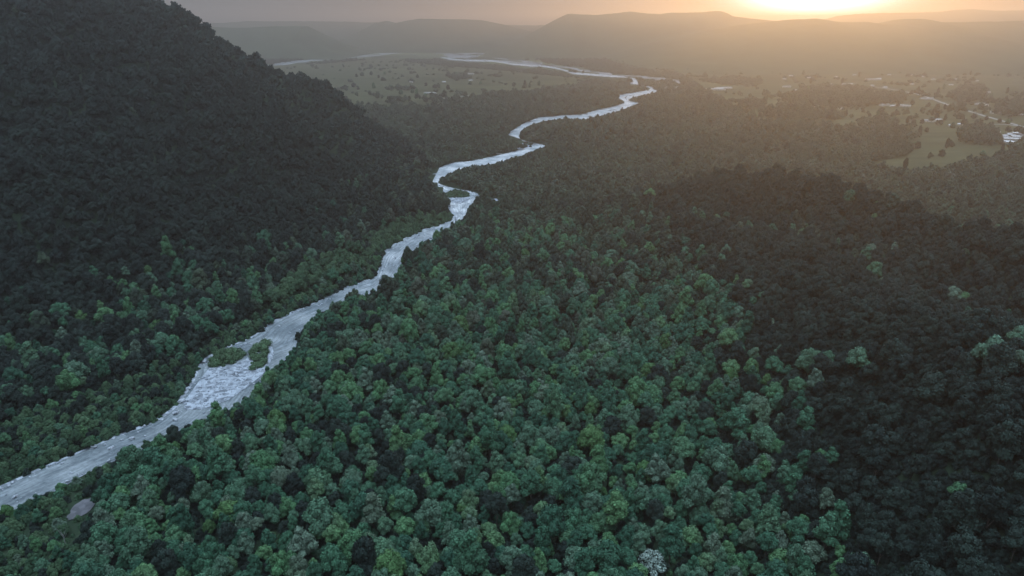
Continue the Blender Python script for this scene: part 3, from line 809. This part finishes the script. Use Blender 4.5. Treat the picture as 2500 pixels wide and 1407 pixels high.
# ------------------------------------------------------------------ the rest of the forest, one object
def low_crown(seed, lobes=6, tufts=22):
    return crown_mesh('crown_far', seed, lobes=lobes, sub=1, tufts=tufts, tuft=.14, lr=(.34, .5), mats=(M_FOL_M,))
def scatter_object(name, pts, scales, rots, kinds, sources, label, cat):
    me = bpy.data.meshes.new(name); me.from_pydata(pts.tolist(), [], [])
    a = me.attributes.new('scl', 'FLOAT_VECTOR', 'POINT'); a.data.foreach_set('vector', scales.ravel())
    a = me.attributes.new('rot', 'FLOAT_VECTOR', 'POINT'); a.data.foreach_set('vector', rots.ravel())
    a = me.attributes.new('pick', 'INT', 'POINT'); a.data.foreach_set('value', kinds.astype(np.int32))
    o = bpy.data.objects.new(name, me); col.objects.link(o)
    ng = bpy.data.node_groups.new(name + '_scatter', 'GeometryNodeTree')
    ng.interface.new_socket('Geometry', in_out='INPUT', socket_type='NodeSocketGeometry')
    ng.interface.new_socket('Geometry', in_out='OUTPUT', socket_type='NodeSocketGeometry')
    gi = ng.nodes.new('NodeGroupInput'); go = ng.nodes.new('NodeGroupOutput')
    iop = ng.nodes.new('GeometryNodeInstanceOnPoints')
    g2i = ng.nodes.new('GeometryNodeGeometryToInstance')
    for s in reversed(sources):          # linked last comes first
        oi = ng.nodes.new('GeometryNodeObjectInfo'); oi.inputs['Object'].default_value = s; oi.inputs['As Instance'].default_value = False
        oi.transform_space = 'ORIGINAL'
        ng.links.new(oi.outputs['Geometry'], g2i.inputs[0])
    def attr(nm, tp):
        nd = ng.nodes.new('GeometryNodeInputNamedAttribute'); nd.data_type = tp; nd.inputs['Name'].default_value = nm
        return nd.outputs['Attribute']
    ng.links.new(gi.outputs[0], iop.inputs['Points'])
    ng.links.new(g2i.outputs[0], iop.inputs['Instance'])
    iop.inputs['Pick Instance'].default_value = True
    ng.links.new(attr('pick', 'INT'), iop.inputs['Instance Index'])
    e2r = ng.nodes.new('FunctionNodeEulerToRotation'); ng.links.new(attr('rot', 'FLOAT_VECTOR'), e2r.inputs[0])
    ng.links.new(e2r.outputs[0], iop.inputs['Rotation'])
    ng.links.new(attr('scl', 'FLOAT_VECTOR'), iop.inputs['Scale'])
    ng.links.new(iop.outputs[0], go.inputs[0])
    md = o.modifiers.new('scatter', 'NODES'); md.node_group = ng
    tag(o, label, cat, kind='stuff')
    return o
def source(name, me):
    o = bpy.data.objects.new(name, me); o.hide_render = True; o.hide_viewport = False; col.objects.link(o); return o
SRC = [source('crown_source', LOOKS[k][1]) for k in range(5)] + [source('crown_source', LOOKS[k][1]) for k in (6, 7, 5)]
SRC += [source('crown_source', low_crown(300 + k, 5 + k)) for k in range(4)]
SRC += [source('crown_source', crown_mesh('crown_shaded', 500 + k, lobes=12 + k, mats=(M_FOL_D,), tall=1 + .2 * k)) for k in range(2)]
SRC += [source('crown_source', crown_mesh('crown_far_shaded', 520 + k, lobes=6 + k, sub=1, tufts=22, tuft=.14, lr=(.34, .5), mats=(M_FOL_D,))) for k in range(2)]
SRC += [source('crown_source', crown_mesh('crown_olive', 540 + k, lobes=11 + 2 * k, tall=1 + .15 * k, mats=(M_FOL_M,))) for k in range(3)]
SRC += [source('crown_source', crown_mesh('crown_scrub', 560 + k, lobes=10 + 3 * k, tall=.8, mats=(M_FOL_T,))) for k in range(2)]
rest = np.nonzero(keep & ~is_hero)[0]
far = (A[rest, 6] >= 1) & (A[rest, 6] < 3)
kinds = np.where(far, rng.integers(8, 12, len(rest)), rng.choice(8, len(rest), p=[.26, .19, .14, .16, .12, .05, .06, .02]))
LEFTBANK = raster([[(-450, 1230), (-250, 1180), (440, 950), (640, 780), (900, 640), (1080, 530), (1050, 420), (700, 150), (-450, -140)]])
lb = look(LEFTBANK, p0x[rest], p0y[rest])
TERR = raster([[(905, 578), (960, 548), (1060, 526), (1108, 530), (1080, 554), (1000, 578), (950, 612), (915, 604)], [(640, 760), (900, 655), (880, 600), (700, 690)]])
terr = look(TERR, p0x[rest], p0y[rest]) | (scr[rest] & (rng.random(len(rest)) < .6))
olive = (rng.random(len(rest)) < sstep(450, 1050, y[rest] + 160 * fbm(x[rest], y[rest], 200, 81, 3))) & ~far  # dulled leaf colour picked more often with distance
kinds = np.where(olive, 16 + rng.integers(0, 3, len(rest)), kinds)
dark = ((rng.random(len(rest)) < 0.55) & lb) | (rng.random(len(rest)) < 0.98 * sstep(2, 44, z[rest] + 30 * fbm(x[rest], y[rest], 80, 61, 3))) | ((A[rest, 6] >= 3) & (rng.random(len(rest)) < 0.82))  # shade as colour: darker leaves for left bank, slopes and understory gaps
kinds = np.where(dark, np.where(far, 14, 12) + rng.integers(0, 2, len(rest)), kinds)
kinds = np.where(terr & ~far, 19 + rng.integers(0, 2, len(rest)), kinds)
tw = np.where(A[rest, 6] == 2, 0.62, 1.0)
pts = np.stack([x[rest], y[rest], z[rest] + h0[rest] - np.where(far, 1.0, 0)], 1)
scl = np.stack([rad[rest], rad[rest], rad[rest] * rng.uniform(1.0, 1.55, len(rest)) * tw], 1)
rots = np.zeros((len(rest), 3)); rots[:, 2] = rng.uniform(0, 6.28, len(rest)); rots[:, :2] = rng.uniform(-.12, .12, (len(rest), 2))
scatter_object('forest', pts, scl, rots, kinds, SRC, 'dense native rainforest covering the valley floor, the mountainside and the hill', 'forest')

# ------------------------------------------------------------------ thickets on the river islands
def thicket(poly, label, n, seed, hmax=3.4):
    g = np.random.default_rng(seed)
    P = np.array([at(*p) for p in poly]); c = P.mean(0); P = P - c
    V, F, T = [], [], []; nv = 0
    bv, bf = ico(1)
    def inside(q):
        r = False
        for i in range(len(P)):
            a, b_ = P[i], P[(i + 1) % len(P)]
            if (a[1] > q[1]) != (b_[1] > q[1]) and q[0] < (b_[0] - a[0]) * (q[1] - a[1]) / (b_[1] - a[1]) + a[0]: r = not r
        return r
    cnt = 0
    while cnt < n:
        q = g.uniform(P.min(0), P.max(0)) * 1.05
        if not inside(q * g.uniform(.85, 1.12)): continue
        cnt += 1
        edge = 1 - min(1, np.hypot(*(q / (np.abs(P).max(0)))) )
        r = g.choice([g.uniform(.8, 1.6), g.uniform(1.6, 2.9)]); zc_ = hmax * (0.1 + 0.6 * edge) * g.uniform(.3, 1.5); tone = g.uniform(.2, .8)
        v = bv * (1 + g.uniform(-.14, .14, len(bv)))[:, None] * r; v = v + [q[0], q[1], zc_]
        V.append(v); F += (bf + nv).tolist(); nv += len(v); T += [tone * .6] * len(bf)
        d = g.normal(size=(120, 3)); d[:, 2] = np.abs(d[:, 2]) - .2; d /= np.linalg.norm(d, axis=1)[:, None]
        for dv in d:
            p = np.array([q[0], q[1], zc_]) + dv * r * g.uniform(.95, 1.4); nn = dv + g.normal(size=3) * .5; nn /= np.linalg.norm(nn)
            t1 = np.cross(nn, g.normal(size=3)); t1 /= np.linalg.norm(t1) + 1e-9; t2 = np.cross(nn, t1); s_ = g.uniform(.25, .55)
            V.append(np.array([p + t1 * s_, p + t2 * s_, p - t1 * s_, p - t2 * s_])); F.append([nv, nv + 1, nv + 2, nv + 3]); nv += 4; T.append(min(1, max(0, tone + g.uniform(-.25, .3))))
    o = mesh_obj('river_thicket', np.concatenate(V).tolist(), F, M_FOL_T, tone=T)
    o.location = (c[0], c[1], 0.5)
    tag(o, label, 'shrubs', 'green thickets on islands in the river')
thicket(ISLANDS[0], 'dark green oval thicket on the gravel bar near the left bank', 95, 1, 7.5)
thicket(ISLANDS[1], 'paler upright thicket between the two branches of the near river', 80, 2, 7.0)
thicket(ISLANDS[2], 'round green thicket inside the river bend further up the valley', 150, 3, 1.6)

# ------------------------------------------------------------------ stones and boulders
M_ROCK = simple('rock', (0.16, 0.18, 0.20), 0.8, 0.9, (0.42, 0.45, 0.48))
M_ROCKD = simple('dark_rock', (0.10, 0.12, 0.14), 0.7, 0.9, (0.22, 0.25, 0.28))
def rock_mesh(name, seed, m_, sub=2):
    g = np.random.default_rng(seed); bv, bf = ico(sub)
    d = np.ones(len(bv))
    for k in range(4): d += 0.13 * np.sin(bv @ g.uniform(-4, 4, 3) + g.uniform(0, 6))
    v = bv * d[:, None] * np.array([1, .8, .6])
    for k in range(6):                      # broken flat faces
        nn = g.normal(size=3); nn /= np.linalg.norm(nn); q = v @ nn; lim = np.percentile(q, 86); v = v - np.outer(np.maximum(q - lim, 0) * .9, nn)
    me = bpy.data.meshes.new(name); me.from_pydata(v.tolist(), [], bf.tolist()); me.materials.append(m_); me.update(); return me
RS = [source('rock_source', rock_mesh('stone', 40 + k, M_ROCK if k < 3 else M_ROCKD, 1)) for k in range(4)]
sp_ = []
bar = raster([[(492, 925), (512, 900), (560, 896), (600, 880), (618, 862), (640, 845), (660, 835), (668, 860), (660, 888), (640, 918), (600, 950), (560, 978), (500, 1000), (452, 1004), (448, 985), (470, 955)], [(1090, 486), (1108, 481), (1138, 481), (1148, 485), (1140, 494), (1118, 498), (1098, 494)]])
n_ = 130000
ux, uy = rng.uniform(-320, 60, n_), rng.uniform(300, 1150, n_)
qx, qy, _ = project(ux, uy, np.zeros(n_))
wet = look(M_RIVER, qx, qy) & ~look(M_ISLE, qx, qy)
inb = look(bar, qx, qy)
e1 = ~look(M_RIVER, qx - 7, qy - 7) | ~look(M_RIVER, qx, qy + 10)
prob = np.where(inb, 0.62, np.where(e1, 0.26, 0.035)) * wet
k_ = np.nonzero(rng.random(n_) < prob)[0]
sz = rng.uniform(.2, 1.0, len(k_)) ** 3 * 1.3 + .28
pts_ = np.stack([ux[k_], uy[k_], 0.55 + sz * .15], 1)
scatter_object('river_stones', pts_, np.stack([sz, sz, sz], 1), np.stack([rng.uniform(-.3, .3, len(k_)), rng.uniform(-.3, .3, len(k_)), rng.uniform(0, 6.28, len(k_))], 1),
               rng.choice(4, len(k_), p=[.27, .27, .26, .20]), RS, 'loose pale stones strewn over the gravel bar and along the river edges', 'stones')
BOULD = [(229, 1092, 2.6, 'pale boulder against the left bank low in the river'), (272, 1098, 2.0, 'boulder ringed by foam beside the near bank'), (322, 1074, 2.0, 'white boulder standing in mid river below the gravel bar'),
         (444, 984, 3.0, 'tall pale boulder at the tip of the gravel bar'), (430, 1012, 2.4, 'flat pale boulder just below the gravel bar tip'), (428, 1028, 2.2, 'low whitish boulder awash near the right bank'),
         (561, 849, 3.0, 'pale blue boulder under the left bank above the oval thicket'), (500, 886, 2.3, 'dark edged boulder beside the narrow left channel'), (38, 1216, 1.8, 'small pale boulder at the lower left end of the river')]
for i, (bx_, by_, r_, lb) in enumerate(BOULD):
    o = bpy.data.objects.new('boulder', rock_mesh('boulder', 60 + i, M_ROCK, 3)); o.scale = (r_, r_, r_); xx, yy = at(bx_, by_)
    o.location = (xx, yy, 0.5 + r_ * .25); o.rotation_euler = (0, 0, i * 1.3); col.objects.link(o); tag(o, lb, 'boulder', 'big boulders in the near river')

# ------------------------------------------------------------------ farm buildings on the plain
M_WALLH = simple('house_wall', (0.62, 0.60, 0.56), 0.7)
def roof_mat(name, c, rough):
    m = simple(name, c, rough); b_ = m.node_tree.nodes['Principled BSDF']; b_.inputs['Metallic'].default_value = 0.55; return m
M_ROOF = roof_mat('iron_roof', (0.46, 0.45, 0.43), 0.45)
M_ROOFG = roof_mat('grey_roof', (0.22, 0.24, 0.28), 0.5)
M_DARK = simple('window_glass', (0.03, 0.035, 0.04), 0.1)
def box(V, F, x0, x1, y0, y1, z0, z1):
    b_ = len(V); V += [(x0, y0, z0), (x1, y0, z0), (x1, y1, z0), (x0, y1, z0), (x0, y0, z1), (x1, y0, z1), (x1, y1, z1), (x0, y1, z1)]
    F += [tuple(b_ + i for i in f) for f in ((0, 3, 2, 1), (4, 5, 6, 7), (0, 1, 5, 4), (1, 2, 6, 5), (2, 3, 7, 6), (3, 0, 4, 7))]
def house_meshes(L, D, Hh, rise, roof_m, tagname):
    V = [(-L, -D, 0), (L, -D, 0), (L, D, 0), (-L, D, 0), (-L, -D, Hh), (L, -D, Hh), (L, D, Hh), (-L, D, Hh), (-L, 0, Hh + rise), (L, 0, Hh + rise)]
    F = [(0, 1, 5, 4), (1, 2, 6, 9, 5), (2, 3, 7, 6), (3, 0, 4, 8, 7)]
    w = bpy.data.meshes.new('wall'); w.from_pydata(V, [], F); w.materials.append(M_WALLH)
    e = .7; t = .25; k = rise / D
    V = []; F = []
    for s_ in (-1, 1):
        b_ = len(V)
        for zz in (.06, .06 + t):
            V += [(-L - e, s_ * (D + e), Hh - e * k + zz), (L + e, s_ * (D + e), Hh - e * k + zz), (L + e, 0.0, Hh + rise + zz), (-L - e, 0.0, Hh + rise + zz)]
        F += [tuple(b_ + i for i in f) for f in ((0, 1, 2, 3), (4, 5, 6, 7), (0, 1, 5, 4), (1, 2, 6, 5), (3, 0, 4, 7))]
    r = bpy.data.meshes.new('roof'); r.from_pydata(V, [], F); r.materials.append(roof_m)
    V = []; F = []; box(V, F, -.9, .9, -D - .06, -D + .02, 0.05, 2.1)
    d = bpy.data.meshes.new('door'); d.from_pydata(V, [], F); d.materials.append(M_ROOFG)
    V = []; F = []; box(V, F, -1.1, 1.1, -D - .05, -D + .02, 1.0, 2.2)
    wi = bpy.data.meshes.new('window'); wi.from_pydata(V, [], F); wi.materials.append(M_DARK)
    for m_ in (w, r, d, wi): m_.update()
    return w, r, d, wi, L
KINDS = {'house': house_meshes(8, 4.5, 3, 1.6, M_ROOF, 'h'), 'grey': house_meshes(8, 5, 3, 1.8, M_ROOFG, 'g'), 'shed': house_meshes(16, 7, 4.5, .9, M_ROOF, 's'), 'barn': house_meshes(34, 12, 5, 1.2, M_ROOF, 'b')}
def building(kind, px_, py_, rot, label, name=None, group='farm buildings scattered over the plain'):
    w, r, d, wi, L = KINDS[kind]
    x_, y_ = at(px_, py_)
    e = bpy.data.objects.new(name or {'house': 'house', 'grey': 'house', 'shed': 'farm_shed', 'barn': 'barn'}[kind], None)
    e.location = (x_, y_, 0.3); e.rotation_euler = (0, 0, rot); col.objects.link(e)
    for nm, me in (('wall', w), ('roof', r), ('door', d)):
        c = bpy.data.objects.new(nm, me); c.parent = e; col.objects.link(c)
    for f in (-.55, .55):
        c = bpy.data.objects.new('window', wi); c.parent = e; c.location = (L * f, 0, 0); col.objects.link(c)
    tag(e, label, {'house': 'house', 'grey': 'house', 'shed': 'shed', 'barn': 'barn'}[kind], group)
    return e
c3 = lambda a, b_: (1700 + a * .32, b_ * .32)
B = []
for a, b_ in [(675, 422), (768, 472), (710, 488), (1048, 478), (968, 506), (675, 512), (1065, 590), (860, 598), (670, 608), (720, 582), (1205, 577), (1395, 605), (1555, 556), (1470, 576), (1645, 577), (1735, 590), (1805, 610),
              (1970, 610), (1943, 653), (1645, 647), (1125, 648), (1178, 645), (1340, 658), (1025, 668), (770, 693), (1350, 704), (535, 712), (1100, 744), (460, 778), (560, 835), (1105, 835), (920, 818), (1275, 926), (2140, 622),
              (2225, 710), (1440, 672), (1505, 712), (2465, 882), (2420, 1155), (1490, 815), (1520, 813), (1725, 758), (2020, 957), (1950, 965), (2360, 1060), (2380, 1030), (2430, 1050), (2450, 1035), (2375, 1090), (2340, 1045),
              (2400, 1038), (2420, 1068), (2285, 1015), (2390, 1095), (2440, 1025), (2485, 1045)]: B.append(('house', *c3(a, b_)))
for a, b_ in [(1243, 541), (1005, 648), (688, 668), (1252, 782), (1433, 808), (1760, 930), (1830, 925), (2105, 400), (1760, 507), (2397, 535), (2190, 812), (2160, 800), (2290, 867), (1560, 815), (1590, 815), (1770, 760), (2470, 1060), (2400, 1075), (190, 690), (2455, 1075)]: B.append(('shed', *c3(a, b_)))
for a, b_ in [(1350, 612), (2050, 397), (205, 678), (140, 688)]: B.append(('barn', *c3(a, b_)))
for px_, py_ in [(1149, 198), (1004, 202), (1084, 202), (1135, 161), (1612, 148), (1649, 165)]: B.append(('house', px_, py_))
for px_, py_ in [(1046, 229.5), (1056, 229.5), (1150, 182), (1298, 165)]: B.append(('shed', px_, py_))
cells = {}
for b_ in B:
    k = (b_[0], 'left plain' if b_[1] < 1400 else ('far right town' if b_[1] > 2425 and b_[2] > 310 else ('distant right plain' if b_[2] < 175 else ('middle right plain' if b_[2] < 225 else 'near right plain'))))
    cells.setdefault(k, []).append(b_)
ADJ = {'house': 'small house with bright iron roof', 'shed': 'long shed with shining roof', 'barn': 'very long bright roofed barn'}
for (kd, place), bs in cells.items():
    bs.sort(key=lambda q: q[1])
    for k, q in enumerate(bs):
        building(kd, q[1], q[2], SUN_AZ * -1 + R(90) + random.uniform(-.5, .5) if random.random() < .0 else random.uniform(-.6, .6),
                 f'{ADJ[kd]}, ' + (f'{ORD[min(k, 19)]} from left on the {place}' if len(bs) > 1 else f'the only one on the {place}'))
building('grey', 1208, 494, .3, 'lone blue grey roofed hut in a forest clearing right of the river bend')

# ------------------------------------------------------------------ single trees on the farmland
FT = [(870, 640, 1), (1110, 645, 1), (815, 575, 1), (1240, 590, 1), (960, 660, 0), (850, 700, 1), (1690, 710, 1), (1720, 735, 1), (1840, 725, 1), (1885, 680, 1), (2050, 650, 0), (1140, 890, 1), (690, 890, 1), (640, 905, 1), (560, 920, 1),
      (485, 895, 0), (535, 890, 0), (445, 900, 0), (1320, 895, 0), (1380, 905, 1), (1520, 890, 1), (1505, 922, 0), (1605, 950, 1), (1655, 955, 0), (1720, 945, 0), (1800, 885, 1), (1830, 905, 0), (1895, 925, 1), (1890, 840, 1), (2030, 910, 0),
      (2210, 920, 0), (2310, 940, 0), (2375, 945, 0), (1700, 1030, 1), (1755, 1010, 0), (1590, 1030, 0), (1685, 1135, 0), (1910, 1135, 1), (1950, 1125, 0), (1870, 1195, 0), (2180, 1190, 0), (1590, 1290, 1), (1365, 1225, 0), (1955, 978, 0),
      (2330, 1160, 1), (2350, 1200, 0), (2090, 575, 1), (2000, 715, 0), (2370, 715, 1), (2290, 815, 0), (1440, 895, 0), (1770, 815, 0), (2250, 740, 0), (1660, 1130, 0)]
FT = [(*c3(a, b_), t) for a, b_, t in FT] + [(650 + a * .3, 60 + b_ * .3, t) for a, b_, t in [(915, 435, 0), (855, 412, 0), (735, 428, 0), (875, 522, 1), (965, 408, 0), (1095, 570, 0), (1130, 600, 0), (1165, 612, 0), (1025, 618, 0), (1190, 560, 0), (1225, 572, 1),
      (1300, 632, 0), (1300, 502, 0), (1375, 520, 0), (1400, 510, 0), (1295, 592, 0), (1745, 488, 0), (2105, 510, 1), (2145, 515, 1), (2220, 500, 1), (1480, 530, 0), (1660, 490, 0), (1230, 436, 0), (1550, 418, 0), (1610, 440, 1), (630, 350, 0)]]
cells = {}
for fx_, fy_, t in FT:
    x_, y_ = at(fx_, fy_)
    rd = random.uniform(5.0, 7.5) if not t else random.uniform(4.0, 5.5)
    if y_ > 2600: rd *= 1.3
    e = new_tree('farm_tree', LOOKS[6 if random.random() < .6 else 0][1], x_, y_, 0.3, rd, 1.2 if not t else 2.5, random.uniform(0, 6), True, 1.25 if not t else 2.4)
    pl = 'left plain' if fx_ < 1400 else ('right plain, back' if fy_ < 240 else ('right plain, middle' if fy_ < 305 else 'right plain, front'))
    cells.setdefault((t, pl), []).append((fx_, e))
for (t, pl), es in cells.items():
    es.sort(key=lambda q: q[0])
    for k, (fx_, e) in enumerate(es):
        o_ = ORD[k] if k < 20 else f'twenty {ORD[k - 20].replace("leftmost", "first")}'
        tag(e, f'{o_} {"tall narrow" if t else "round spreading"} dark tree{" from left" if k else ""} on the {pl}', 'tree', 'single trees standing on the farmland')

# ------------------------------------------------------------------ haze: one even box of air
bx, by0, by1 = 24500, -3300, 21500
Vh = [(sx * bx, yy, zz) for zz in (-1.6, HAZE_TOP) for yy in (by0, by1) for sx in (-1, 1)]
Fh = [(0, 2, 3, 1), (4, 5, 7, 6), (0, 1, 5, 4), (2, 6, 7, 3), (0, 4, 6, 2), (1, 3, 7, 5)]
mh = bpy.data.materials.new('haze_air'); mh.use_nodes = True
mh.node_tree.nodes.clear()
oo = mh.node_tree.nodes.new('ShaderNodeOutputMaterial'); pv = mh.node_tree.nodes.new('ShaderNodeVolumePrincipled')
pv.inputs['Density'].default_value = HAZE_DENSITY
pv.inputs['Color'].default_value = (0.95, 0.88, 0.82, 1)
pv.inputs['Anisotropy'].default_value = 0.72
mh.node_tree.links.new(pv.outputs[0], oo.inputs['Volume'])
haze = mesh_obj('haze', Vh, Fh, mh)
tag(haze, 'thin evening haze filling the valley', 'haze', kind='stuff')
